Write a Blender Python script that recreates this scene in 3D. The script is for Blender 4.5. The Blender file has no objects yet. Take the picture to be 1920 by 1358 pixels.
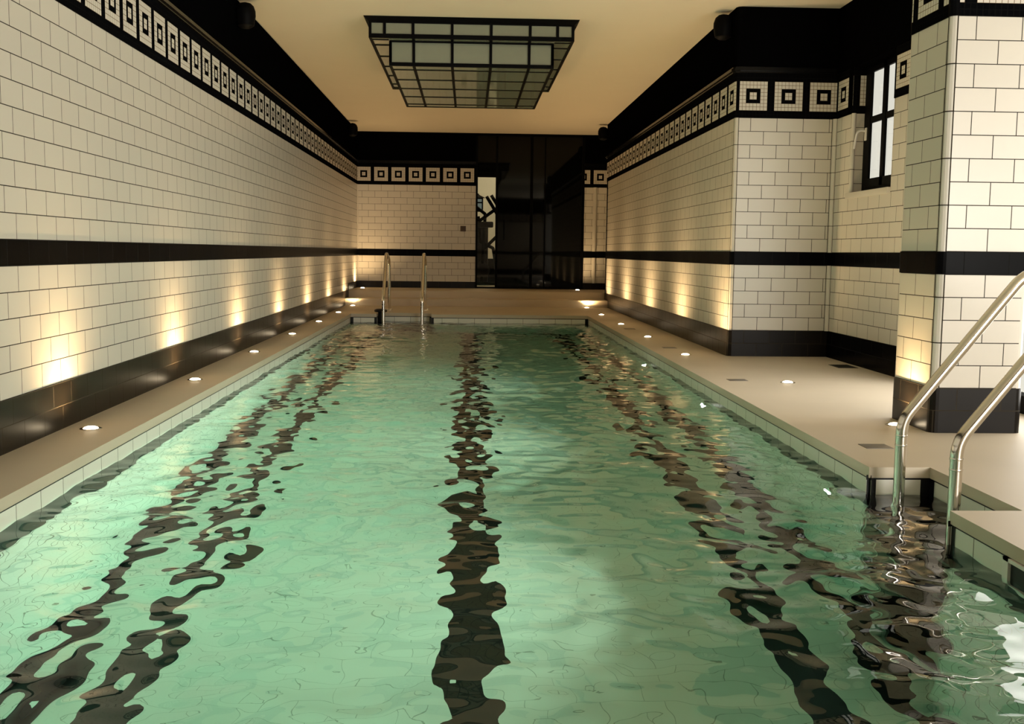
import bpy, bmesh, math, random
import numpy as np
from mathutils import Vector, Matrix

S = 0.1            # one tile course (10 cm) is the unit used below
C = bpy.context.scene.collection
scene = bpy.context.scene
R = math.radians

# ------------------------------------------------------------------ camera
YAW, PITCH, ROLL = 0.0420, -0.1023, 0.0119
cam_d = bpy.data.cameras.new('camera')
cam = bpy.data.objects.new('camera', cam_d); C.objects.link(cam)
f = Vector((math.sin(YAW)*math.cos(PITCH), math.cos(YAW)*math.cos(PITCH), math.sin(PITCH)))
r0 = Vector((math.cos(YAW), -math.sin(YAW), 0)); u0 = r0.cross(f)
rr = math.cos(ROLL)*r0 + math.sin(ROLL)*u0
uu = -math.sin(ROLL)*r0 + math.cos(ROLL)*u0
M = Matrix((rr, uu, -f)).transposed().to_4x4()
M.translation = Vector((17.3128, -169.3162, 7.7435))*S
cam.matrix_world = M
cam_d.sensor_width = 36.0
cam_d.lens = 2006.38/1920*36.0
cam_d.clip_start = 0.02
scene.camera = cam

# ------------------------------------------------------------------ light of the place
ADDED_SIDE_W = 48.0   # added daylight lamp at the unseen garden door
ADDED_REAR_W = 460.0     # added daylight lamp at the unseen glazing behind the camera
SKY = 0.92         # overcast daylight outside the glazing
SPOT_W = 48.0      # recessed floor lights
POOL_W = 330.0      # underwater lights
world = bpy.data.worlds.new('overcast_sky'); scene.world = world
world.use_nodes = True
bg = world.node_tree.nodes['Background']
bg.inputs[0].default_value = (1.0, 0.93, 0.84, 1)
bg.inputs[1].default_value = SKY
vs = scene.view_settings
vs.view_transform = 'Standard'; vs.look = 'None'; vs.gamma = 1.0
vs.use_curve_mapping = False
vs.exposure = 0.0

def daylight(name, loc, size, rot, watts, col):
    """added area lamp standing in for daylight at an added opening"""
    l = bpy.data.lights.new(name, 'AREA'); l.shape = 'RECTANGLE'
    l.size, l.size_y = size[0]*S, size[1]*S
    l.energy = watts; l.color = col
    o = bpy.data.objects.new(name, l); C.objects.link(o)
    o.location = Vector(loc)*S; o.rotation_euler = rot
daylight('added_side_daylight', (44.85, -115, 10), (18, 20), (0, R(90), 0), ADDED_SIDE_W, (1, .955, .88))  # added lamp, lights the left wall and water from the side
daylight('added_rear_daylight', (63, -199.7, 11.5), (32, 17), (R(90), 0, 0), ADDED_REAR_W, (1, .955, .88))  # added lamp, lights the pillar front and near deck

# ------------------------------------------------------------------ node helpers
class NT:
    def __init__(s, name):
        s.m = bpy.data.materials.new(name); s.m.use_nodes = True
        s.t = s.m.node_tree; s.t.nodes.clear()
        s.out = s.t.nodes.new('ShaderNodeOutputMaterial')
    def n(s, typ, **kw):
        nd = s.t.nodes.new(typ)
        for k, v in kw.items(): setattr(nd, k, v)
        return nd
    def put(s, sock, v):
        if isinstance(v, bpy.types.NodeSocket): s.t.links.new(v, sock)
        elif v is not None: sock.default_value = v
    def math(s, op, a, b=None, c=None):
        nd = s.n('ShaderNodeMath', operation=op)
        s.put(nd.inputs[0], a)
        if b is not None: s.put(nd.inputs[1], b)
        if c is not None: s.put(nd.inputs[2], c)
        return nd.outputs[0]
    def mix(s, fac, a, b):
        nd = s.n('ShaderNodeMix', data_type='RGBA')
        s.put(nd.inputs[0], fac); s.put(nd.inputs[6], a); s.put(nd.inputs[7], b)
        return nd.outputs[2]
    def noise(s, vec, scale, detail=3, rough=.5):
        nd = s.n('ShaderNodeTexNoise'); s.put(nd.inputs['Vector'], vec)
        nd.inputs['Scale'].default_value = scale; nd.inputs['Detail'].default_value = detail
        nd.inputs['Roughness'].default_value = rough
        return nd.outputs[0]
    def bump(s, h, strength, dist):
        nd = s.n('ShaderNodeBump'); s.put(nd.inputs['Height'], h)
        nd.inputs['Strength'].default_value = strength; nd.inputs['Distance'].default_value = dist
        return nd.outputs[0]
    def pbsdf(s, col, rough=.5, metal=0, spec=.5, normal=None, **kw):
        b = s.n('ShaderNodeBsdfPrincipled')
        s.put(b.inputs['Base Color'], col if isinstance(col, bpy.types.NodeSocket) else (*col, 1))
        s.put(b.inputs['Roughness'], rough); s.put(b.inputs['Metallic'], metal)
        s.put(b.inputs['Specular IOR Level'], spec)
        if normal is not None: s.put(b.inputs['Normal'], normal)
        for k, v in kw.items(): s.put(b.inputs[k.replace('_', ' ')], v)
        s.t.links.new(b.outputs[0], s.out.inputs[0]); return b
def c4(c): return (*c, 1)

def simple(name, col, rough=.5, metal=0, spec=.5, noise=0, nscale=20, bump=0):
    N = NT(name)
    if noise or bump:
        tc = N.n('ShaderNodeTexCoord').outputs['Object']
        nz = N.noise(tc, nscale, 4)
        cc = N.mix(nz, c4([max(0, c*(1-noise)) for c in col]), c4([min(1, c*(1+noise)) for c in col]))
        N.pbsdf(cc, rough, metal, spec, N.bump(nz, bump, .01) if bump else None)
    else: N.pbsdf(col, rough, metal, spec)
    return N.m

def tile_mat(name, tile, grout, rough, spec, mortar=.02, var=.02, bw=2.0, bstr=.35, squash=.5):
    N = NT(name)
    uv = N.n('ShaderNodeUVMap').outputs[0]
    b = N.n('ShaderNodeTexBrick', offset=squash, offset_frequency=2)
    N.put(b.inputs['Vector'], uv)
    b.inputs['Color1'].default_value = c4([t*(1-var) for t in tile]); b.inputs['Color2'].default_value = c4([min(1, t*(1+var)) for t in tile])
    b.inputs['Mortar'].default_value = c4(grout)
    b.inputs['Scale'].default_value = 1; b.inputs['Mortar Size'].default_value = mortar
    b.inputs['Mortar Smooth'].default_value = .15
    b.inputs['Brick Width'].default_value = bw; b.inputs['Row Height'].default_value = 1
    inv = N.math('SUBTRACT', 1.0, b.outputs['Fac'])
    nz = N.noise(uv, .8, 2)
    h = N.math('ADD', inv, N.math('MULTIPLY', nz, .06))
    N.pbsdf(b.outputs['Color'], N.math('ADD', rough, N.math('MULTIPLY', b.outputs['Fac'], .5)), 0, spec, N.bump(h, bstr, .002))
    return N.m

WHITE = (.64, .605, .535)
white_tile = tile_mat('white_metro_tile', WHITE, (.022, .017, .011), .30, .40, mortar=.021)
black_tile = tile_mat('black_metro_tile', (.0028, .0029, .0034), (.010, .010, .010), .25, .02, var=.2)
base_tile = tile_mat('black_glazed_base_tile', (.0075, .0055, .0038), (.035, .028, .018), .32, .17, var=.25)
pool_tile = tile_mat('pale_pool_tile', (.74, .73, .66), (.16, .15, .11), .35, .4, mortar=.022)
pool_floor_tile = tile_mat('pale_pool_floor_tile', (.74, .73, .66), (.42, .42, .36), .35, .4, mortar=.016)
pool_black = simple('black_pool_mosaic_and_shade', (.006, .006, .007), .4, 0, .3)
trim_white = simple('white_corner_trim', WHITE, .28, 0, .45)
black_paint = simple('black_paint', (.0016, .0016, .0018), .6, 0, .0, .2, 6)
black_gloss = simple('black_glazed_moulding', (.004, .004, .004), .2, 0, .2)
black_metal = simple('black_metal', (.0022, .0022, .0025), .5, 0, .04)
ceiling_m = simple('cream_ceiling_paint', (.64, .575, .45), .9, 0, .1, .02, 3, .05)
chrome = simple('polished_steel', (.78, .75, .70), .13, 1.0, .5)
stone = simple('beige_stone_deck', (.54, .47, .365), .5, 0, .25, .10, 1.8, .10)
cover_m = simple('grey_cover_plate', (.17, .155, .135), .5, .3, .4, .1, 30)
dark_cover = simple('dark_grate', (.045, .045, .035), .6, .2, .3, .3, 30)
brown_plastic = simple('brown_switch_plastic', (.075, .045, .03), .4, 0, .4)
rubber = simple('black_rubber', (.008, .008, .01), .5, 0, .3)
white_plastic = simple('white_plastic', (.75, .73, .68), .3, 0, .5)
dark_glass = simple('dark_tinted_glass', (.0018, .0020, .0020), .03, 0, .16)
white_wall = simple('white_plaster', (.8, .76, .66), .8, 0, .2, .03, 4)

def mosaic_mat(name):
    N = NT(name)
    uv = N.n('ShaderNodeUVMap').outputs[0]
    sp = N.n('ShaderNodeSeparateXYZ'); N.put(sp.inputs[0], uv)
    cell = .2682
    cu = N.math('FLOORED_MODULO', N.math('DIVIDE', sp.outputs[0], cell), 10.0)
    cv = N.math('DIVIDE', N.math('SUBTRACT', sp.outputs[1], 18.0 + 2*cell), cell)
    i = N.math('FLOOR', cu); j = N.math('FLOOR', cv)
    fi = N.math('FRACT', cu); fj = N.math('FRACT', cv)
    di = N.math('ABSOLUTE', N.math('SUBTRACT', i, 3.5)); dj = N.math('ABSOLUTE', N.math('SUBTRACT', j, 3.5))
    mx = N.math('MAXIMUM', di, dj)
    insq = N.math('LESS_THAN', mx, 3.7)
    ring = N.math('COMPARE', mx, 1.5, .2)
    white = N.math('MULTIPLY', insq, N.math('SUBTRACT', 1.0, ring))
    g = .055
    edge = lambda q: N.math('GREATER_THAN', N.math('ABSOLUTE', N.math('SUBTRACT', q, .5)), .5 - g)
    gr = N.math('MAXIMUM', edge(fi), edge(fj))
    body = N.mix(white, (.0028, .0029, .0034, 1), c4(WHITE))
    grc = N.mix(white, (.006, .006, .006, 1), (.20, .145, .09, 1))
    col = N.mix(gr, body, grc)
    N.pbsdf(col, .4, 0, .0, N.bump(N.math('SUBTRACT', 1.0, gr), .3, .001))
    return N.m
mosaic = mosaic_mat('key_mosaic_frieze')

def emit(name, col, strength):
    N = NT(name); e = N.n('ShaderNodeEmission')
    e.inputs[0].default_value = c4(col); e.inputs[1].default_value = strength
    N.t.links.new(e.outputs[0], N.out.inputs[0]); return N.m
lamp_lens = emit('lit_lamp_lens', (1, .80, .52), 22)
pool_lens = emit('lit_pool_lamp_lens', (1, .95, .85), 40)
gym_lens = emit('lit_lantern_pane', (.9, 1, .85), .12)

def clear_glass(name, tint=(.96, .98, .96)):
    N = NT(name)
    t = N.n('ShaderNodeBsdfTransparent'); t.inputs[0].default_value = c4(tint)
    g = N.n('ShaderNodeBsdfGlossy'); g.inputs['Roughness'].default_value = .02
    fr = N.n('ShaderNodeFresnel'); fr.inputs[0].default_value = 1.45
    back = N.n('ShaderNodeNewGeometry').outputs['Backfacing']      # reflect off the outer faces only
    mx = N.n('ShaderNodeMixShader'); N.put(mx.inputs[0], N.math('MULTIPLY', fr.outputs[0], N.math('SUBTRACT', 1.0, back)))
    N.t.links.new(t.outputs[0], mx.inputs[1]); N.t.links.new(g.outputs[0], mx.inputs[2])
    N.t.links.new(mx.outputs[0], N.out.inputs[0]); return N.m
window_glass = clear_glass('clear_window_glass')

lantern_glass = simple('frosted_green_glass', (.21, .225, .165), .07, 0, .85)

def water_mat():
    N = NT('pool_water')
    g = N.n('ShaderNodeBsdfGlass'); g.inputs['IOR'].default_value = 1.27
    g.inputs['Roughness'].default_value = 0; g.inputs['Color'].default_value = (1, 1, 1, 1)
    N.t.links.new(g.outputs[0], N.out.inputs[0])
    a = N.n('ShaderNodeVolumeAbsorption')
    a.inputs['Color'].default_value = (.61, .90, .82, 1); a.inputs['Density'].default_value = .59
    N.t.links.new(a.outputs[0], N.out.inputs[1]); return N.m
water_m = water_mat()

# ------------------------------------------------------------------ mesh helpers (all in tile-course units)
class MB:
    def __init__(s): s.v = []; s.f = []; s.uv = []; s.mi = []; s.sm = []
    def face(s, pts, uvs=None, mi=0, sm=False):
        i = len(s.v); s.v += [tuple(p) for p in pts]; s.f.append(tuple(range(i, i+len(pts))))
        s.uv.append(uvs or [(p[0], p[1]) for p in pts]); s.mi.append(mi); s.sm.append(sm)
    def add(s, verts, faces, mi=0, sm=False):
        i = len(s.v); s.v += [tuple(p) for p in verts]
        for q in faces:
            s.f.append(tuple(i+k for k in q)); s.uv.append([(verts[k][0], verts[k][1]) for k in q]); s.mi.append(mi); s.sm.append(sm)
    def box(s, x0, x1, y0, y1, z0, z1, mi=0, bevel=0):
        if bevel:
            bm = bmesh.new(); bmesh.ops.create_cube(bm, size=1)
            for v in bm.verts: v.co = Vector(((x0+x1)/2 + v.co.x*(x1-x0), (y0+y1)/2 + v.co.y*(y1-y0), (z0+z1)/2 + v.co.z*(z1-z0)))
            bmesh.ops.bevel(bm, geom=bm.edges[:], offset=bevel, segments=2, affect='EDGES', profile=.5)
            bm.verts.index_update()
            s.add([tuple(v.co) for v in bm.verts], [[v.index for v in q.verts] for q in bm.faces], mi, True); bm.free(); return s
        v = [(x, y, z) for z in (z0, z1) for y in (y0, y1) for x in (x0, x1)]
        s.add(v, [(0,2,3,1), (4,5,7,6), (0,1,5,4), (2,6,7,3), (0,4,6,2), (1,3,7,5)], mi); return s
    def lathe(s, prof, c, axis=2, n=24, mi=0, sm=True):
        v = []; fs = []
        for (r, h) in prof:
            for k in range(n):
                a = 2*math.pi*k/n; p = [r*math.cos(a), r*math.sin(a), h]
                if axis == 0: p = [p[2], p[0], p[1]]
                if axis == 1: p = [p[0], p[2], p[1]]
                v.append((c[0]+p[0], c[1]+p[1], c[2]+p[2]))
        for i in range(len(prof)-1):
            for k in range(n):
                fs.append((i*n+k, i*n+(k+1) % n, (i+1)*n+(k+1) % n, (i+1)*n+k))
        fs.append(tuple(range(n))[::-1]); fs.append(tuple((len(prof)-1)*n+k for k in range(n)))
        s.add(v, fs, mi, sm); return s
    def tube(s, pts, rad, n=18, mi=0):
        P = [Vector(p) for p in pts]; v = []; fs = []; ref = None
        for i, p in enumerate(P):
            t = (P[min(i+1, len(P)-1)] - P[max(i-1, 0)]).normalized()
            if ref is None:
                a = Vector((0, 0, 1)) if abs(t.z) < .9 else Vector((0, 1, 0)); ref = t.cross(a).normalized()
            ref = (ref - t*ref.dot(t)).normalized(); b = t.cross(ref)
            for k in range(n):
                a = 2*math.pi*k/n; v.append(tuple(p + rad*(math.cos(a)*ref + math.sin(a)*b)))
        for i in range(len(P)-1):
            for k in range(n): fs.append((i*n+k, i*n+(k+1) % n, (i+1)*n+(k+1) % n, (i+1)*n+k))
        fs.append(tuple(range(n))[::-1]); fs.append(tuple((len(P)-1)*n+k for k in range(n)))
        s.add(v, fs, mi, True); return s
    def build(s, name, mats, parent=None, origin=None, kind=None):
        me = bpy.data.meshes.new(name)
        o0 = Vector(origin or (0, 0, 0))
        me.from_pydata([((p[0]-o0.x)*S, (p[1]-o0.y)*S, (p[2]-o0.z)*S) for p in s.v], [], s.f)
        ul = me.uv_layers.new(name='UVMap')
        ul.data.foreach_set('uv', np.array([c for q in s.uv for p in q for c in p], dtype=np.float32))
        for m in (mats if isinstance(mats, (list, tuple)) else [mats]): me.materials.append(m)
        me.polygons.foreach_set('material_index', s.mi)
        me.polygons.foreach_set('use_smooth', s.sm)
        me.update()
        if any(s.sm):
            try: me.set_sharp_from_angle(angle=R(38))
            except Exception: pass
        o = bpy.data.objects.new(name, me); C.objects.link(o)
        if parent is not None:
            o.parent = parent
        else:
            o.location = o0*S
        if kind: o['kind'] = kind
        return o

def fillet(pts, rad, n=10):
    P = [Vector(p) for p in pts]; out = [P[0]]
    for i in range(1, len(P)-1):
        a = (P[i-1]-P[i]); b = (P[i+1]-P[i]); r = rad[i-1] if isinstance(rad, (list, tuple)) else rad
        ang = a.angle(b); d = r/math.tan(ang/2)
        p0 = P[i]+a.normalized()*d; p1 = P[i]+b.normalized()*d
        cdir = (a.normalized()+b.normalized()).normalized(); cen = P[i]+cdir*(r/math.sin(ang/2))
        v0 = p0-cen; v1 = p1-cen; th = v0.angle(v1)
        for k in range(n+1):
            t = k/n; out.append(cen + (v0*math.sin((1-t)*th) + v1*math.sin(t*th))/math.sin(th))
    out.append(P[-1]); return out

def thing(name, label, cat, loc, group=None):
    o = bpy.data.objects.new(name, None); C.objects.link(o)
    o.empty_display_size = .05
    o.location = Vector(loc)*S; o['label'] = label; o['category'] = cat
    if group: o['group'] = group
    return o
def tag(o, label, cat, group=None):
    o['label'] = label; o['category'] = cat
    if group: o['group'] = group
    return o
def child(mb, name, mat, root, kind=None):
    """mesh given in world course units, parented to a thing that stands at its base"""
    loc = root.location/S
    par = root.parent
    while par is not None:
        loc = loc + par.location/S; par = par.parent
    return mb.build(name, mat, root, origin=loc, kind=kind)

# ------------------------------------------------------------------ wall strips
# path = list of (x, y); the room lies on the left of the direction of travel.
def offs(path, d):
    n = len(path); out = []
    for i in range(n):
        ns = []
        for a, b in ((i-1, i), (i, i+1)):
            if a < 0 or b >= n: continue
            v = Vector(path[b])-Vector(path[a]); v.normalize(); ns.append(Vector((-v.y, v.x)))
        m = sum(ns, Vector((0, 0)))
        m = m/m.length; k = m.dot(ns[0])
        out.append(Vector(path[i]) + m*(d/k))
    return out
def strip(mb, path, z0, z1, front, back, uo=None, mi=0, corner_mi=None, corner_len=.5):
    """a solid band along the path, its face `front` into the room and its back `back` behind the wall line;
    uo = texture offset of each segment along its own axis"""
    A = offs(path, front); B = offs(path, -back)
    for i in range(len(path)-1):
        a, b = A[i], A[i+1]; c, d = B[i], B[i+1]
        seg = Vector(path[i+1])-Vector(path[i])
        ax = 0 if abs(seg.x) > abs(seg.y) else 1
        o = uo[i] if uo else 0
        corner = corner_mi is not None and seg.length < corner_len
        m = corner_mi if corner else mi
        uv = [(a[ax]-o, z0), (b[ax]-o, z0), (b[ax]-o, z1), (a[ax]-o, z1)]
        mb.face([(a.x, a.y, z0), (b.x, b.y, z0), (b.x, b.y, z1), (a.x, a.y, z1)], uv, m)
        mb.face([(d.x, d.y, z0), (c.x, c.y, z0), (c.x, c.y, z1), (d.x, d.y, z1)], None, m)
        mb.face([(a.x, a.y, z1), (b.x, b.y, z1), (d.x, d.y, z1), (c.x, c.y, z1)], None, m)
        mb.face([(b.x, b.y, z0), (a.x, a.y, z0), (c.x, c.y, z0), (d.x, d.y, z0)], None, m)
    for k in (0, len(path)-1):
        a, b = A[k], B[k]
        q = [(b.x, b.y, z0), (a.x, a.y, z0), (a.x, a.y, z1), (b.x, b.y, z1)]
        mb.face(q if k == 0 else q[::-1], [(0, z0), (1, z0), (1, z1), (0, z1)], mi)

CE = 26.1          # ceiling
FT = 21.3          # top of the frieze
XL, XR, XW = 0.0, 37.27, 44.96
YB, YF, YE = -88.27, -13.8, -200.0
r = .28
# corner rounded with one short 45-degree facet on each outer corner
P_left = [(0, 0), (0, YE)]
P_near = [(0, YE), (46, YE)]
P_near2 = [(80, YE), (80, -126), (XW, -126)]
P_back = [(18.45, 0), (0, 0)]
P_alc = [(XR, YF), (42, YF), (42, 0), (35.4, 0)]
P_blk = [(XW, YB), (XR+r, YB), (XR+.08, YB+.08), (XR, YB+r), (XR, YF)]
P_win = [(XW, -104), (XW, YB)]
U_left, M_left = -126.22, -105.70
U_back, M_back = 1.725, -.065
U_blk, M_fac, M_blk = 38.46, 37.5, -88.25
U_blkY = -82.45
U_win, M_win = -89.52, -88.67-2.145
def bands(tag_, path, uo, mo, base=2.0, step=None, zmin=0, nframe=True):
    """wall body and, proud of it, baseboard, dado band, frieze and black upper band"""
    w = MB(); strip(w, path, zmin-.5, CE+.5, 0, 1.2, uo, 0); w.build('wall_'+tag_, white_tile, kind='structure')
    b = MB(); strip(b, path, zmin, base, .05, .02, uo, 0)
    if step: strip(b, step[0], zmin, step[1], .055, .02, step[2], 0)
    b.build('baseboard_'+tag_, base_tile, kind='structure')
    t = MB(); strip(t, path, 7, 8, .04, .02, uo, 0); t.build('trim_1', black_tile, kind='structure')
    t = MB(); strip(t, path, 18, FT, .04, .02, mo, 0); t.build('trim_2', mosaic, kind='structure')
    t = MB(); strip(t, path, FT, CE, .10, .02, uo, 0); t.build('trim_3', black_paint, kind='structure')
    t = MB()
    for d, z0, z1 in ((.22, FT-.02, FT+.12), (.34, FT+.12, FT+.30), (.22, FT+.30, FT+.42)): strip(t, path, z0, z1, d, .02, uo, 0)
    t.build('trim_4', black_gloss, kind='structure')
bands('left', P_left, [U_left], [M_left], step=([(0, 0), (0, -13.2)], 3.0, [U_left]))
bands('near', P_near, [0, 0], [0, 0])
bands('near', P_near2, [0, 0], [0, 0])
w = MB(); w.box(46, 80, YE-1.2, YE, -.5, 2); w.box(46, 80, YE-1.2, YE, 21, CE+.5); w.build('wall_added_glazing', white_tile, kind='structure')  # unseen glazed wall, added as a source of daylight
fr = MB()
for x in (46, 57.3, 68.6, 80): fr.box(x-.4, x+.4, YE-.6, YE-.1, 2, 21)
fr.box(46, 80, YE-.6, YE-.1, 2, 2.8); fr.box(46, 80, YE-.6, YE-.1, 20.2, 21)
w2 = fr.build('added_window_2', black_metal, kind='structure')  # frame of the added glazing
g = MB(); g.box(46, 80, YE-.4, YE-.35, 2.8, 20.2); g.build('pane', window_glass, w2)
bands('back', P_back, [U_back], [M_back], base=3.0)
bands('alcove', P_alc, [0, 0, U_back], [0, 0, 36.9-10*.2682], base=3.0)

# protruding block on the right: tiled faces and a white rounded corner trim
w = MB(); strip(w, P_blk, -.5, CE+.5, 0, 1.2, [U_blk, 0, 0, U_blkY], 0, 1); w.build('wall_right', [white_tile, trim_white], kind='structure')
b = MB(); strip(b, P_blk, 0, 2, .05, .02, [U_blk, 0, 0, U_blkY], 0); b.build('baseboard_right', base_tile, kind='structure')
t = MB(); strip(t, P_blk, 7, 8, .04, .02, [U_blk, 0, 0, U_blkY], 0); t.build('trim_1', black_tile, kind='structure')
t = MB(); strip(t, P_blk, 18, FT, .04, .02, [M_fac, 34.9, 34.9, M_blk], 0); t.build('trim_2', mosaic, kind='structure')
t = MB(); strip(t, P_blk, FT, CE, .10, .02, None, 0); t.build('trim_3', black_paint, kind='structure')
t = MB()
for d, z0, z1 in ((.22, FT-.02, FT+.12), (.34, FT+.12, FT+.30), (.22, FT+.30, FT+.42)): strip(t, P_blk, z0, z1, d, .02, None, 0)
t.build('trim_4', black_gloss, kind='structure')

# window wall with the window opening (Y -99.4 .. -91.75, z 12.27 .. 21.3)
WN, WF, WS, WT = -99.4, -91.75, 12.27, 21.3
Pn = [(XW, -104), (XW, WN), (XW+1.2, WN)]
Pf = [(XW+1.2, WF), (XW, WF), (XW, YB)]
w = MB()
strip(w, P_win, -.5, WS, 0, 2, [U_win], 0)
strip(w, P_win, WT, CE+.5, 0, 2, [U_win], 0)
for p, uo in ((Pn, [U_win, 44.96]), (Pf, [44.0, U_win])):
    strip(w, p, WS, WT, 0, .7, uo, 0)
w.build('wall_window_side', white_tile, kind='structure')
b = MB(); strip(b, P_win, 0, 2, .05, .02, [U_win], 0); b.build('baseboard_window_side', black_tile, kind='structure')
t = MB(); strip(t, P_win, 7, 8, .04, .02, [U_win], 0); t.build('trim_1', black_tile, kind='structure')
t = MB(); strip(t, Pn, 18, FT, .04, .02, [-101.75, 44], 0); strip(t, Pf, 18, FT, .04, .02, [45.42, M_win], 0); t.build('trim_2', mosaic, kind='structure')
t = MB(); strip(t, P_win, FT, CE, .10, .02, None, 0); t.box(XW-.05, XW+1.3, WN, WF, FT-.06, FT+.2); t.build('trim_3', black_paint, kind='structure')
t = MB(); strip(t, [(XW, WF-.02), (XW, -90.83)], 18, FT, .045, .02, None, 0); t.build('trim_3', black_paint, kind='structure')
# white cove strips in the inner corner, at the window jamb and by the far alcove
def corner_strip(x, y, zs, rad=.2):
    t = MB()
    for z0, z1 in zs: t.lathe([(rad, z0), (rad, z1)], (x, y, 0), n=16)
    t.build('trim_5', trim_white, kind='structure')
ZS = ((2.0, 7.0), (8.0, 18.0))
CX0, CX1, CY0, CY1 = 37.83, 41.89, -123.27, -118.85
corner_strip(XW-.05, YB-.05, ZS, .22)
corner_strip(XW+.1, WF-.02, ((WS, 18.0),), .16)
corner_strip(37.2, -.02, ((3.0, 7.0), (8.0, 18.0)), .3)
corner_strip(.02, -.02, ((3.0, 7.0), (8.0, 18.0)), .12)

grout_m = simple('dark_grout', (.022, .017, .011), .8, 0, .1)
g = MB()
for z0, z1 in ZS:
    g.box(XR+r-.02, XR+r+.02, YB-.012, YB+.05, z0, z1); g.box(XR-.012, XR+.05, YB+r-.02, YB+r+.02, z0, z1)
    g.box(XW-.30, XW-.265, YB-.012, YB+.05, z0, z1); g.box(XW-.012, XW+.05, YB-.30, YB-.265, z0, z1)
for z in (4, 6, 10, 12, 14, 16):
    strip(g, P_blk[1:4], z-.02, z+.02, .012, .05, None, 0)
    g.lathe([(.232, z-.02), (.232, z+.02)], (XW-.05, YB-.05, 0), n=16)
    if z > 12: g.lathe([(.17, z-.02), (.17, z+.02)], (XW+.1, WF-.02, 0), n=16)
for x in (CX0+.28, ):
    for z0, z1 in ZS: g.box(x-.02, x+.02, CY0-.012, CY0+.05, z0, z1); g.box(CX0-.012, CX0+.05, CY0+.26, CY0+.30, z0, z1)
for z in (4, 6, 10, 12, 14, 16):
    pts = [(CX0+.3-.3*math.sin(R(q)), CY0+.3-.3*math.cos(R(q))) for q in range(0, 91, 15)]
    strip(g, pts[::-1], z-.02, z+.02, -.012 if False else .012, .05, None, 0)
g.build('trim_6', grout_m, kind='structure')
# free-standing pillar
def rrect(x0, x1, y0, y1, rd, n=4):
    pts = []
    for cx, cy, a0 in ((x1-rd, y0+rd, -90), (x1-rd, y1-rd, 0), (x0+rd, y1-rd, 90), (x0+rd, y0+rd, 180)):
        for k in range(n+1): a = R(a0+90*k/n); pts.append((cx+rd*math.cos(a), cy+rd*math.sin(a)))
    return pts
def pillar_band(name, z0, z1, grow, mat, ux, uy, cmat):
    mb = MB(); P = rrect(CX0-grow, CX1+grow, CY0-grow, CY1+grow, .3+grow)
    n = len(P)
    for i in range(n):
        a, b = P[i], P[(i+1) % n]
        dx, dy = abs(a[0]-b[0]), abs(a[1]-b[1]); ln = math.hypot(dx, dy)
        ax, o = (0, ux) if dx > dy else (1, uy)
        mb.face([(*a, z0), (*b, z0), (*b, z1), (*a, z1)], [(a[ax]-o, z0), (b[ax]-o, z0), (b[ax]-o, z1), (a[ax]-o, z1)], 1 if ln < .5 else 0, False)
    mb.face([(*p, z1) for p in P]); mb.face([(*p, z0) for p in P][::-1])
    return mb.build(name, [mat, cmat], kind='structure')
pillar_band('wall_pillar', -.3, CE+.3, 0, white_tile, 38.92, -121.9, trim_white)
pillar_band('baseboard_pillar', 0, 2, .05, base_tile, 38.92, -121.9, base_tile)
pillar_band('trim_1', 7, 8, .04, black_tile, 38.92, -121.9, black_tile)
pillar_band('trim_2', 18, FT, .04, mosaic, 38.87, -121.95, black_tile)
pillar_band('trim_3', FT, CE, .1, black_paint, 0, 0, black_paint)

# garden door added unseen behind the pillar as a daylight source: frame, panes
w = MB()
w.box(XW, XW+2, -126, -104, 20, CE+.5); w.box(XW, XW+2, -104, -103.2, -.5, CE+.5)
w.build('wall_added_door_side', white_tile, kind='structure')
fr = MB()
for y in (-125.6, -115, -104.4): fr.box(XW+.1, XW+.9, y-.4, y+.4, 0, 20)
fr.box(XW+.1, XW+.9, -126, -104, 0, .9); fr.box(XW+.1, XW+.9, -126, -104, 19.2, 20)
d2 = fr.build('added_door_2', black_metal, kind='structure')
g = MB(); g.box(XW+.45, XW+.5, -126, -104, .9, 19.2); g.build('pane', window_glass, d2)

# ceiling
c = MB(); c.box(-1.5, XW+2.5, YE-1.5, 1.2, CE, CE+1.5); c.box(XW+2.5, 82, YE-1.5, -124.5, CE, CE+1.5); c.build('ceiling', ceiling_m, kind='structure')

# ------------------------------------------------------------------ deck with coping, pool basin
PX0, PX1, PY0, PY1 = 3.0, 32.17, -164.0, -37.3
NX0, NX1, NY = 6.15, 12.85, -35.05          # ladder recess in the far wall
MX, MY0, MY1 = 34.45, -137.65, -131.0       # ladder recess in the right wall
def is_pool(x, y):
    return (PX0 < x < PX1 and PY0 < y < PY1) or (NX0 < x < NX1 and PY1 <= y < NY) or (PX1 <= x < MX and MY0 < y < MY1)
gx = sorted([-1.2, 0, PX0, NX0, NX1, PX1, MX, XR, XW, 47, 81]); gy = sorted([YE-1, PY0, MY0, MY1, -125, PY1, NY, -17.5, 1.0])
d = MB(); TH = .4
def cell(i, j):
    if not (0 <= i < len(gx)-1 and 0 <= j < len(gy)-1): return False
    x, y = (gx[i]+gx[i+1])/2, (gy[j]+gy[j+1])/2
    return not is_pool(x, y) and not (x > 47 and y > -125)
EB = .035
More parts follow.
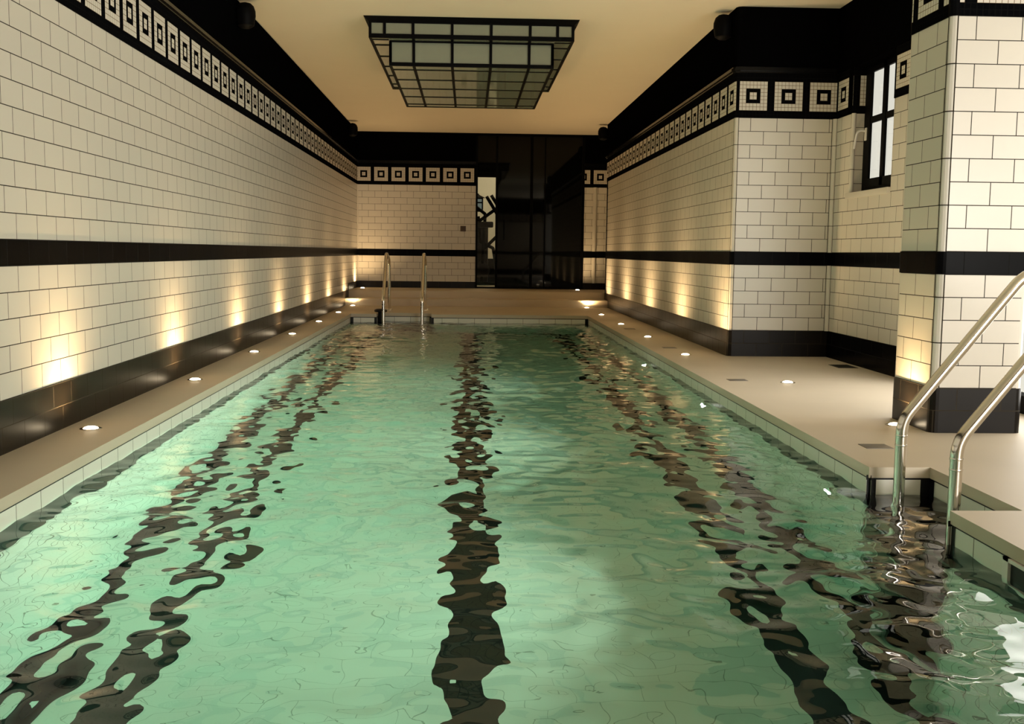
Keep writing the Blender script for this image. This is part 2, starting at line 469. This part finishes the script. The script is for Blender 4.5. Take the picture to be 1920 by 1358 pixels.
for i in range(len(gx)-1):
    for j in range(len(gy)-1):
        if not cell(i, j): continue
        x0, x1, y0, y1 = gx[i], gx[i+1], gy[j], gy[j+1]
        d.face([(x0,y0,0), (x1,y0,0), (x1,y1,0), (x0,y1,0)]); d.face([(x0,y1,-TH), (x1,y1,-TH), (x1,y0,-TH), (x0,y0,-TH)])
        if not cell(i-1, j): d.face([(x0,y1,-TH), (x0,y0,-TH), (x0,y0,0), (x0,y1,0)])
        if not cell(i+1, j): d.face([(x1,y0,-TH), (x1,y1,-TH), (x1,y1,0), (x1,y0,0)])
        if not cell(i, j-1): d.face([(x0,y0,-TH), (x1,y0,-TH), (x1,y0,0), (x0,y0,0)])
        if not cell(i, j+1): d.face([(x1,y1,-TH), (x0,y1,-TH), (x0,y1,0), (x1,y1,0)])
d.build('floor', stone, kind='structure')
st = MB(); st.box(0, 42, -17.5, .5, -.2, 1, bevel=.05); st.box(0, 42, -13.0, .5, .5, 2, bevel=.05)
st.build('floor_steps', stone, kind='structure')

FZ = -14.0
# basin outline, interior on the left of travel (counter-clockwise), set back 6 mm under the coping
o_ = .07
basin = [(PX0, PY0), (PX1, PY0), (PX1, MY0), (MX, MY0), (MX, MY1), (PX1, MY1), (PX1, PY1), (NX1, PY1), (NX1, NY), (NX0, NY), (NX0, PY1), (PX0, PY1), (PX0, PY0)]
bo = [tuple(p) for p in offs(basin[:-1], 0)]
pb = MB()
def pool_seg(a, b, zs):
    v = Vector(b)-Vector(a); n = Vector((-v.y, v.x)).normalized()*-o_
    a = Vector(a)+n; b = Vector(b)+n; e = v.normalized()*o_
    a = a-e; b = b+e
    ax = 0 if abs(v.x) > abs(v.y) else 1
    off = 20.17 if ax == 0 else -127.13
    for z0, z1, mi in zs:
        pb.face([(a.x,a.y,z0), (b.x,b.y,z0), (b.x,b.y,z1), (a.x,a.y,z1)], [(a[ax]-off, z0+.4), (b[ax]-off, z0+.4), (b[ax]-off, z1+.4), (a[ax]-off, z1+.4)], mi)
ZP = ((-.48, -.3, 1), (-1.15, -.48, 0), (-3.3, -1.15, 1), (-13.3, -3.3, 2), (FZ, -13.3, 1))  # top black strip paints the shadow and grout line under the coping
for i in range(len(basin)-1): pool_seg(basin[i], basin[i+1], ZP)
# floor with its dark lane lines
xs = [2.9, 3.9, 5.6, 6.8, 16.65, 18.4, 28.3, 29.5, 31.25, 32.3, 34.6]
for i in range(len(xs)-1):
    pb.face([(xs[i], PY0-.3, FZ), (xs[i+1], PY0-.3, FZ), (xs[i+1], -34.8, FZ), (xs[i], -34.8, FZ)], None, 1 if i in (0, 2, 4, 6, 8) else 3)
pb.face([(NX0-.3, PY1-1, FZ+.01), (NX1+.3, PY1-1, FZ+.01), (NX1+.3, PY1, FZ+.01), (NX0-.3, PY1, FZ+.01)], None, 1)
# black angle strips at the corners of the basin and its recesses
def corner_plate(a, b):
    v = (Vector(b)-Vector(a)); L = v.length; v.normalize(); n = Vector((-v.y, v.x))*-(o_-.02)
    ax = 0 if abs(v.x) > abs(v.y) else 1
    for t0, t1 in ((-.05, .30), (L-.30, L+.05)):
        p = Vector(a)+v*t0+n; q = Vector(a)+v*t1+n
        pb.face([(p.x, p.y, -2.4), (q.x, q.y, -2.4), (q.x, q.y, -TH+.02), (p.x, p.y, -TH+.02)], None, 1)
for i in range(len(basin)-1): corner_plate(basin[i], basin[i+1])
# ladder treads, coloured black to give the dark of the unlit recess
for k, z in enumerate((-3.2, -6.0, -8.8, -11.6)):
    pb.box(PX1+.1, MX+.05, MY0, MY1, z-.3, z, 1); pb.box(NX0, NX1, PY1+.1, NY+.05, z-.3, z, 1)
pool_lower = tile_mat('pale_pool_wall_tile', (.74, .73, .66), (.25, .24, .19), .35, .4, mortar=.022)
pb.build('pool_basin', [pool_tile, pool_black, pool_lower, pool_floor_tile], kind='structure')

# ------------------------------------------------------------------ water: one rippled body
def build_water():
    rng = np.random.default_rng(7)
    h = .11
    x0, x1, y0, y1 = PX0-.3, MX+.3, PY0-.3, NY+.3
    nx = int(round((x1-x0)/h))+1; ny = int(round((y1-y0)/h))+1
    X = np.linspace(x0, x1, nx); Y = np.linspace(y0, y1, ny)
    GX, GY = np.meshgrid(X, Y, indexing='ij')
    Z = np.zeros_like(GX)
    def waves(lmin, lmax, n, rms, spread, main):
        nonlocal Z
        z = np.zeros_like(GX); s2 = 0
        for _ in range(n):
            lam = math.exp(rng.uniform(math.log(lmin), math.log(lmax)))
            th = main + rng.normal()*spread
            k = 2*math.pi/lam; a = lam
            z += a*np.sin(k*(GX*math.cos(th)+GY*math.sin(th)) + rng.uniform(0, 6.283)); s2 += (a*k)**2/2
        Z += z*rms/math.sqrt(s2)
    waves(.62, 1.15, 48, .050, 1.2, 1.57)
    waves(1.1, 2.0, 40, .068, 1.2, 1.57)
    waves(2.0, 4.0, 26, .055, 1.1, 1.45)
    waves(5.0, 12., 14, .022, 1.2, 1.3)
    # livelier and calmer patches
    P = .75 + .35*np.sin(GX*.21+GY*.11+1)*np.sin(GY*.17-GX*.07) + .15*np.sin(GX*.5-GY*.33)
    Z = -1.0 + Z*np.clip(P, .35, 1.4)
    m = .3
    inside = ((GX > PX0-m) & (GX < PX1+m) & (GY > PY0-m) & (GY < PY1+m)) | ((GX > NX0-m) & (GX < NX1+m) & (GY < NY+m) & (GY > PY1-1)) | ((GX > PX1-1) & (GY > MY0-m) & (GY < MY1+m))
    q = inside[:-1, :-1] & inside[1:, :-1] & inside[:-1, 1:] & inside[1:, 1:]
    idx = np.arange(nx*ny).reshape(nx, ny)
    a, b, c_, d_ = idx[:-1, :-1][q], idx[1:, :-1][q], idx[1:, 1:][q], idx[:-1, 1:][q]
    quads = np.stack([a, b, c_, d_], 1)
    used, inv = np.unique(quads, return_inverse=True)
    quads = inv.reshape(-1, 4)
    V = np.stack([GX.ravel()[used], GY.ravel()[used], Z.ravel()[used]], 1)
    # boundary edges -> skirt and bottom
    e = np.concatenate([quads[:, [0, 1]], quads[:, [1, 2]], quads[:, [2, 3]], quads[:, [3, 0]]])
    key = np.sort(e, 1); ks = key[:, 0].astype(np.int64)*len(V)+key[:, 1]
    _, first, cnt = np.unique(ks, return_index=True, return_counts=True)
    be = e[first[cnt == 1]]
    bv = np.unique(be); mp = -np.ones(len(V), int); mp[bv] = len(V)+np.arange(len(bv))
    low = V[bv].copy(); low[:, 2] = FZ-.4
    sk = np.stack([be[:, 1], be[:, 0], mp[be[:, 0]], mp[be[:, 1]]], 1)
    n0 = len(V)+len(low)
    bot = []; bq = []
    for (xa, xb, ya, yb) in ((PX0-m, PX1+m, PY0-m, PY1+m), (NX0-m, NX1+m, PY1+m, NY+m), (PX1+m, MX+m, MY0-m, MY1+m)):
        i = n0+len(bot); bot += [(xa, ya, FZ-.4), (xa, yb, FZ-.4), (xb, yb, FZ-.4), (xb, ya, FZ-.4)]; bq.append((i, i+1, i+2, i+3))
    allv = np.concatenate([V, low, np.array(bot)])*S
    allq = np.concatenate([quads, sk, np.array(bq)])
    me = bpy.data.meshes.new('pool_water')
    me.vertices.add(len(allv)); me.vertices.foreach_set('co', allv.astype(np.float32).ravel())
    me.loops.add(allq.size); me.loops.foreach_set('vertex_index', allq.astype(np.int32).ravel())
    me.polygons.add(len(allq)); me.polygons.foreach_set('loop_start', np.arange(0, allq.size, 4, dtype=np.int32))
    sm = np.zeros(len(allq), bool); sm[:len(quads)] = True
    me.polygons.foreach_set('use_smooth', sm)
    me.update(calc_edges=True); me.validate()
    me.materials.append(water_m)
    o = bpy.data.objects.new('pool_water', me); C.objects.link(o)
    o['kind'] = 'stuff'; o['label'] = 'rippling green water filling the long swimming pool'; o['category'] = 'water'
build_water()

# ------------------------------------------------------------------ recessed floor lights
def spot(name, loc, aim, watts, col, size, blend, parent=None, rad=.25):
    l = bpy.data.lights.new(name, 'SPOT'); l.energy = watts; l.color = col
    l.spot_size = R(size); l.spot_blend = blend; l.shadow_soft_size = rad*S
    o = bpy.data.objects.new(name, l); C.objects.link(o)
    o.rotation_euler = Vector(aim).to_track_quat('-Z', 'Y').to_euler()
    if parent is not None:
        o.parent = parent; o.location = Vector(loc)*S - parent.location
    else: o.location = Vector(loc)*S
    return o
def floor_light(x, y, z, label, tilt=(0, 0), w=1.0):
    t = thing('recessed_floor_light', label, 'floor light', (x, y, z), 'recessed floor lights around the pool')
    child(MB().lathe([(.46, -.2), (.46, .015), (.43, .03), (.33, .03), (.32, .012)], (x, y, z), n=28), 'rim', chrome, t)
    child(MB().lathe([(.32, -.15), (.32, .02), (.27, .07), (.17, .105), (.06, .12)], (x, y, z), n=24), 'lens', lamp_lens, t)
    spot('bulb', (x, y, z+.16), (tilt[0], tilt[1], 1), SPOT_W*w, (1, .66, .32), 150, 1.0, t)
ORD = ['nearest the camera', 'second from the camera', 'third from the camera', 'fourth from the camera', 'fifth from the camera', 'sixth from the camera', 'just before the far steps']
for k in range(7):
    y = -123.3 + 17.62*k if k < 6 else -18.6
    floor_light(1.22, y, 0, 'lit round floor light along the left wall, ' + ORD[k], (-.10, .15 if k == 6 else 0))
floor_light(1.2, -4.2, 2, 'lit round floor light on the far platform at the left wall corner', (-.08, .04))
floor_light(34.3, -3.6, 2, 'lit round floor light on the far platform before the dark glass', (.02, .05), .6)
RL = ['beside the outer corner of the tiled block', 'second along the right block, from its outer corner', 'third along the right block, from its outer corner', 'fourth along the right block, from its outer corner', 'at the foot of the far steps']
for k, y in enumerate((-87.6, -70.2, -52.6, -35.2, -18.4)):
    floor_light(34.15, y, 0, 'lit round deck light, ' + RL[k], (.22, .15 if k == 4 else 0), 1.35)
floor_light(36.9, -105.1, 0, 'bright round floor light alone in the wide right deck before the pillar', (.0, 0), 1.0)
floor_light(37.1, -121.2, 0, 'lit round floor light at the foot of the white pillar', (.10, 0), .8)

# ------------------------------------------------------------------ underwater lights in the right basin wall
UL = ['below the nearest grey cover plate', 'below the second grey cover plate', 'below the third grey cover plate', 'below the farthest grey cover plate']
for k, y in enumerate((-127.0, -104.0, -82.0)):
    x, z = PX1+.02, -4.3
    t = thing('underwater_light', 'round white underwater light in the right pool wall, ' + UL[k], 'pool light', (x, y, z), 'underwater lights in the right pool wall')
    child(MB().lathe([(.75, .1), (.75, -.12), (.6, -.2), (.5, -.2)], (x, y, z), axis=0, n=28), 'ring', chrome, t)
    child(MB().lathe([(.5, .05), (.5, -.2), (.4, -.28), (.2, -.34)], (x, y, z), axis=0, n=24), 'lens', pool_lens, t)
    spot('bulb', (x-.4, y, z), (-1, -.05, .10), POOL_W*(1.15, 1.0, .6)[k], (1, .93, .78), 120, .9, t, .35)

# grey cover plates in the deck
def plate(x0, x1, y0, y1, label, mat, nm='floor_cover_plate', grp='cover plates in the right deck', slots=False):
    mb = MB(); mb.box(x0, x1, y0, y1, -.05, .02, bevel=.015)
    o = tag(mb.build(nm, mat, origin=((x0+x1)/2, (y0+y1)/2, 0)), label, 'cover plate', grp)
    if slots:
        for k in range(5):
            yy = y0+(k+.7)*(y1-y0)/5.5
            s_ = MB(); s_.box(x0+.12-(x0+x1)/2, x1-.12-(x0+x1)/2, yy-(y0+y1)/2, yy+.12-(y0+y1)/2, .021, .035)
            s_.build('slot', black_metal, o)
plate(33.5, 34.62, -127.25, -126.2, 'square grey cover plate in the deck beside the near ladder recess', cover_m)
plate(33.5, 34.66, -104.4, -103.45, 'square grey cover plate in the deck left of the lone floor light', cover_m)
plate(33.5, 34.62, -82.0, -80.9, 'square grey cover plate in the deck just past the block corner', cover_m)
plate(33.5, 34.62, -60.0, -58.9, 'square grey cover plate in the deck far along the block', cover_m)
plate(43.1, 44.5, -96.4, -94.2, 'dark floor grate at the foot of the wall under the window', dark_cover, 'floor_grate', None, True)

# ------------------------------------------------------------------ pool hand rails
def rail(p0, dirv, label, group, z_low=-9.0):
    dx, dy = dirv; x, y = p0
    at = lambda d_, z: (x+dx*d_, y+dy*d_, z)
    t = thing('pool_handrail', label, 'handrail', (x+dx*9.9, y+dy*9.9, 0), group)
    pts = fillet([at(0, z_low), at(0, 1.92), at(4.35, 7.45), at(9.3, 6.7), at(9.9, 0)], [1.3, 1.5, 1.2], 12)
    child(MB().tube(pts, .20, 20), 'tube', chrome, t)
    child(MB().lathe([(.46, 0), (.46, .06), (.40, .14), (.22, .2)], at(9.9, 0), n=24), 'flange', chrome, t)
    for zz in (1.0, 1.35):
        child(MB().lathe([(.205, zz), (.213, zz+.02), (.213, zz+.05), (.205, zz+.07)], at(0, 0), n=20), 'joint_ring', chrome, t)
rail((32.85, -132.1), (1, 0), 'polished steel pool handrail rising from the right ladder recess, on the pillar side', 'handrails of the right ladder recess')
rail((32.85, -136.45), (1, 0), 'polished steel pool handrail rising from the right ladder recess, nearest the camera', 'handrails of the right ladder recess')
rail((7.05, -38.2), (0, 1), 'polished steel handrail of the far ladder beside the black float, nearer the left wall', 'handrails of the far ladder recess')
rail((11.75, -38.2), (0, 1), 'polished steel handrail of the far ladder, nearer the dark glass door', 'handrails of the far ladder recess')

# black float in the far recess
fx, fy = 6.72, -36.95
t = thing('pool_float', 'black mushroom shaped float in the water by the far ladder', 'float', (fx, fy, -1.4))
child(MB().lathe([(.3, -1.5), (.42, -1.2), (.44, .1), (.40, .22)], (fx, fy, 0), n=24), 'body', rubber, t)
child(MB().lathe([(.35, .2), (.72, .22), (.80, .34), (.74, .5), (.5, .6), (.1, .62)], (fx-.12, fy, 0), n=28), 'cap', rubber, t)

# skimmer in the near right basin wall
t = thing('pool_skimmer', 'black skimmer mouth in the pool wall below the near right deck', 'skimmer', (32.2, -143.2, -1.5))
fr = MB()
for (ya, yb, za, zb) in ((-145.4, -145.1, -1.6, -.42), (-141.4, -141.1, -1.6, -.42), (-145.4, -141.1, -.52, -.42), (-145.4, -141.1, -1.6, -1.45)):
    fr.box(32.1, 32.35, ya, yb, za, zb)
child(fr, 'frame', white_plastic, t)
m = MB(); m.box(32.19, 32.3, -145.1, -141.4, -1.45, -.52); child(m, 'mouth', rubber, t)

# ------------------------------------------------------------------ ceiling lantern
t = thing('ceiling_lantern', 'large stepped black framed lantern with frosted green panes on the ceiling', 'ceiling lamp', (17.5, -68.5, CE))
X0, X1, Y0, Y1 = 9.33, 25.64, -82.2, -54.9
x0, x1, y0, y1 = 10.85, 24.12, -81.0, -56.1
ZA, ZB, ZC = 25.86, 24.5, 22.55
b = .11
cn = MB()                                   # flared canopy
A = [(X0-.38, Y0-.42), (X1+.38, Y0-.42), (X1+.38, Y1+.42), (X0-.38, Y1+.42)]; B = [(X0, Y0), (X1, Y0), (X1, Y1), (X0, Y1)]
for i in range(4):
    j = (i+1) % 4
    cn.face([(*A[i], CE), (*A[j], CE), (*B[j], 25.74), (*B[i], 25.74)])
child(cn, 'canopy', black_metal, t)
MX_ = (12.83, 15.92, 19.02, 22.12)
UY = (-78.9, -73.7, -68.6, -63.4, -58.2)
fm = MB()
for z0, z1 in ((25.66, 26.08), (ZB, ZB+.32)):
    fm.box(X0, X1, Y0, Y0+2*b, z0, z1); fm.box(X0, X1, Y1-2*b, Y1, z0, z1)
    fm.box(X0, X0+2*b, Y0+2*b, Y1-2*b, z0, z1); fm.box(X1-2*b, X1, Y0+2*b, Y1-2*b, z0, z1)
for x in (X0+b, 10.58, *MX_, 24.3, X1-b):
    for yy in (Y0, Y1-2*b): fm.box(x-b, x+b, yy, yy+2*b, ZB+.32, 25.66)
for y in (-81, *UY, -56):
    for xx in (X0, X1-2*b): fm.box(xx, xx+2*b, y-b, y+b, ZB+.32, 25.66)
for y in (-81.2, *UY, -55.9):               # bars under the upper tier, outside the lower one
    fm.box(X0+2*b, x0, y-.10, y+.10, ZB, ZB+.12); fm.box(x1, X1-2*b, y-.10, y+.10, ZB, ZB+.12)
for x in MX_: fm.box(x-b, x+b, Y0+2*b, y0, ZB, ZB+.12); fm.box(x-b, x+b, y1, Y1-2*b, ZB, ZB+.12)
child(fm, 'upper_frame', black_metal, t)
gl = MB(); q = .12
gl.box(X0+q, X1-q, Y0+q, Y1-q, ZB+.06, 25.8); child(gl, 'upper_glass', lantern_glass, t)
fm = MB()
for z0, z1 in ((ZC, ZC+.28), (ZB-.1, ZB)):
    fm.box(x0, x1, y0, y0+2*b, z0, z1); fm.box(x0, x1, y1-2*b, y1, z0, z1)
    fm.box(x0, x0+2*b, y0+2*b, y1-2*b, z0, z1); fm.box(x1-2*b, x1, y0+2*b, y1-2*b, z0, z1)
for x in (x0+b, *MX_, x1-b):
    for yy in (y0, y1-2*b): fm.box(x-b, x+b, yy, yy+2*b, ZC+.28, ZB-.1)
for y in (y0+b, *UY, y1-b):
    for xx in (x0, x1-2*b): fm.box(xx, xx+2*b, y-b, y+b, ZC+.28, ZB-.1)
for x in MX_: fm.box(x-b, x+b, y0+2*b, y1-2*b, ZC, ZC+.10)
for y in (*UY, ): fm.box(x0+2*b, x1-2*b, y-.11, y+.11, ZC, ZC+.11)
child(fm, 'lower_frame', black_metal, t)
gl = MB(); gl.box(x0+q, x1-q, y0+q, y1-q, ZC+.05, ZB); child(gl, 'lower_glass', lantern_glass, t)

# ------------------------------------------------------------------ black fittings high on the side walls
def fitting(x, y, z, sx, label):
    t = thing('wall_speaker', label, 'speaker', (x, y, z), 'black rounded fittings under the ceiling')
    m = MB(); m.lathe([(.3, -1.0), (.62, -.8), (.75, -.1), (.74, .25), (.62, .6), (.4, .8), (.1, .88)], (x+sx*.62, y, z), n=24); child(m, 'housing', black_metal, t)
    m = MB(); m.box(min(x, x+sx*.3), max(x, x+sx*.3), y-.35, y+.35, z-.6, z+.5, bevel=.05); child(m, 'bracket', black_metal, t)
fitting(.1, -87.2, 25.0, 1, 'black rounded fitting high on the left wall, nearest the camera')
fitting(.1, -13.4, 24.9, 1, 'black rounded fitting high on the left wall, at the far corner')
fitting(37.17, -13.9, 24.9, -1, 'black rounded fitting high on the right block, at the far end')
fitting(37.17, -86.6, 25.0, -1, 'black rounded fitting high on the right block, near its outer corner')

# brown switch plate on the far wall
sx_, sz_ = 16.5, 11.32
t = thing('wall_switch', 'small square brown switch plate on the far tiled wall', 'switch', (sx_, -.05, sz_))
child(MB().box(sx_-.43, sx_+.43, -.14, -.0, sz_-.42, sz_+.42, bevel=.03), 'plate', brown_plastic, t)
child(MB().box(sx_-.26, sx_+.26, -.19, -.1, sz_-.27, sz_+.27, bevel=.02), 'rocker', brown_plastic, t)

# ------------------------------------------------------------------ window_1
w1 = bpy.data.objects.new('window_1', None); C.objects.link(w1); w1['kind'] = 'structure'
w1.location = Vector((XW+1, (WN+WF)/2, WS))*S
XF0, XF1 = XW+.88, XW+1.10
fm = MB()
fm.box(XF0, XF1, WF-.75, WF, WS, WT); fm.box(XF0, XF1, WN, WN+.75, WS, WT)
fm.box(XF0, XF1, WN+.75, WF-.75, WS, WS+.55); fm.box(XF0, XF1, WN+.75, WF-.75, WT-.4, WT)
child(fm, 'frame', black_metal, w1)
fm = MB()
fm.box(XF0-.10, XF0+.08, WF-1.35, WF-.6, WS+.4, WT-.25); fm.box(XF0-.10, XF0+.08, WN+.6, WN+1.35, WS+.4, WT-.25)
ym = (WN+WF)/2
fm.box(XF0-.10, XF0+.08, ym-.27, ym+.27, WS+.4, WT-.25)
fm.box(XF0-.10, XF0+.08, WN+1.35, WF-1.35, WS+.4, WS+.98); fm.box(XF0-.10, XF0+.08, WN+1.35, WF-1.35, WT-.6, WT-.25)
fm.box(XF0-.06, XF0+.08, WN+1.35, WF-1.35, 17.15, 17.6)
child(fm, 'sash', black_metal, w1)
child(MB().box(XF0+.05, XF0+.075, WN+.8, WF-.8, WS+.6, WT-.5), 'pane', window_glass, w1)
sl = MB(); sl.box(XW-.24, XF1, WN+.02, WF+.22, 11.88, WS+.03, bevel=.03); child(sl, 'window_sill', trim_white, w1)
hd = child(MB().box(XF0-.2, XF0-.1, WF-.92, WF-.62, 16.0, 16.9, bevel=.03), 'handle_rose', white_plastic, w1)
child(MB().tube(fillet([(XF0-.1, WF-.78, 16.65), (XF0-.75, WF-.72, 16.75), (XF0-.92, WF-.66, 15.4)], [.35], 8), .075, 12), 'window_handle', white_plastic, w1)

# ------------------------------------------------------------------ door_1: dark glass partition in the far wall
d1 = bpy.data.objects.new('door_1', None); C.objects.link(d1); d1['kind'] = 'structure'
d1.location = Vector((27, 0, 2))*S
fm = MB()
for xa, xb, ya in ((18.45, 18.75, -.12), (21.55, 21.9, -.05), (26.95, 27.4, -.16), (29.2, 29.4, -.1), (35.05, 35.5, -.12)): fm.box(xa, xb, ya, .3, 2, CE)
fm.box(18.45, 35.5, -.12, .3, 25.65, CE+.1); fm.box(18.45, 35.5, -.14, .3, 2, 2.25); fm.box(18.75, 21.6, -.1, .3, 19.35, 19.65)
child(fm, 'frame', black_metal, d1)
for xa, xb, y in ((21.9, 26.95, .0), (27.4, 29.2, .05), (29.4, 35.05, .0)):
    child(MB().box(xa, xb, y, y+.1, 2.25, 25.65), 'glass_panel', dark_glass, d1)
child(MB().box(18.75, 21.55, 0, .1, 19.65, 25.65), 'glass_panel', dark_glass, d1)
child(MB().box(18.75, 21.55, 0, .06, 2.25, 19.35), 'pane', window_glass, d1)
child(MB().tube([(22.9, -.35, 9.6), (22.9, -.35, 12.6)], .1, 12), 'door_handle', black_metal, d1)
# the room behind it, lit by its own lamp
w = MB(); w.box(10, 40, 30, 31, 1, CE); w.box(9, 10, 1.2, 31, 1, CE); w.box(40, 41, 1.2, 31, 1, CE); w.box(9, 41, 1.2, 31, CE, CE+1)
w.build('wall_back_room', white_wall, kind='structure')
w = MB(); w.box(9, 41, .6, 31, 1.0, 2.0); w.build('floor_back_room', stone, kind='structure')
w = MB(); w.box(9, 18.4, .4, 1.3, 2, CE); w.box(21.6, 41, .4, 1.3, 2, CE); w.build('wall_back_room_side', black_paint, kind='structure')
tt = MB(); strip(tt, [(24, 29.9), (18, 29.9)], 2, 6.5, .05, .02, None, 0); tt.build('baseboard_back_room', black_tile, kind='structure')
gl_ = bpy.data.lights.new('back_room_lamp', 'POINT'); gl_.energy = 22; gl_.color = (1, .84, .58); gl_.shadow_soft_size = .15
go = bpy.data.objects.new('back_room_lamp', gl_); C.objects.link(go); go.location = Vector((24, 17, 24))*S
# wall lantern and exercise machine seen through the clear pane
lx, ly, lz = 18.9, 24.0, 16.1
t = thing('hanging_lantern', 'black framed lantern seen through the gap in the dark glass', 'lantern', (lx, ly, lz+3))
fm = MB()
for a in (-.9, .9):
    for b_ in (-.9, .9): fm.box(lx+a-.12, lx+a+.12, ly+b_-.12, ly+b_+.12, lz-1.1, lz+1.1)
for z in (-1.1, .35, 1.1): 
    for k in (-.9, .9):
        fm.box(lx-1, lx+1, ly+k-.1, ly+k+.1, lz+z-.12, lz+z+.12); fm.box(lx+k-.1, lx+k+.1, ly-1, ly+1, lz+z-.12, lz+z+.12)
fm.lathe([(1.5, 1.2), (.35, 1.75), (.2, 2.0)], (lx, ly, lz), n=4); fm.lathe([(.06, 1.9), (.06, CE-lz)], (lx, ly, lz), n=8)
child(fm, 'frame', black_metal, t); child(MB().box(lx-.85, lx+.85, ly-.85, ly+.85, lz-1.0, lz+1.1), 'pane', gym_lens, t)
t = thing('exercise_machine', 'black barred exercise machine seen through the gap in the dark glass', 'exercise machine', (20.6, 16, 2))
m = MB()
for pts in ([(18.6, 16, 2.3), (22.4, 16, 2.3)], [(19.6, 16, 2.2), (20.2, 16, 14.2), (18.4, 16.4, 15.6)], [(22.6, 16, 2.4), (21.6, 16, 8.4), (19.4, 16.2, 9.4), (19.0, 16.2, 13.8)],
            [(20.0, 16, 8.2), (22.4, 16, 10.6)], [(19.2, 15.6, 13.0), (22.2, 15.6, 15.2)], [(20.4, 15.8, 17.2), (22.6, 15.8, 13.6)], [(21.2, 15.8, 17.4), (22.6, 15.8, 15.2)]):
    m.tube(fillet(pts, .3, 4) if len(pts) > 2 else pts, .28, 12)
child(m, 'frame', black_metal, t)
child(MB().lathe([(1.1, -.3), (1.5, 0), (1.3, .35)], (19.6, 16, 4.6), axis=1, n=24), 'flywheel', rubber, t)
child(MB().box(18.2, 21.6, 15.4, 16.4, 11.9, 12.9, bevel=.2), 'console', rubber, t)
child(MB().box(17.6, 20.75, 16.4, 17.2, 2, 12.2, bevel=.2), 'shroud', rubber, t)

scene.cycles.caustics_refractive = True
scene.cycles.caustics_reflective = True
scene.cycles.max_bounces = 10
scene.cycles.transmission_bounces = 8
scene.cycles.sample_clamp_indirect = 6
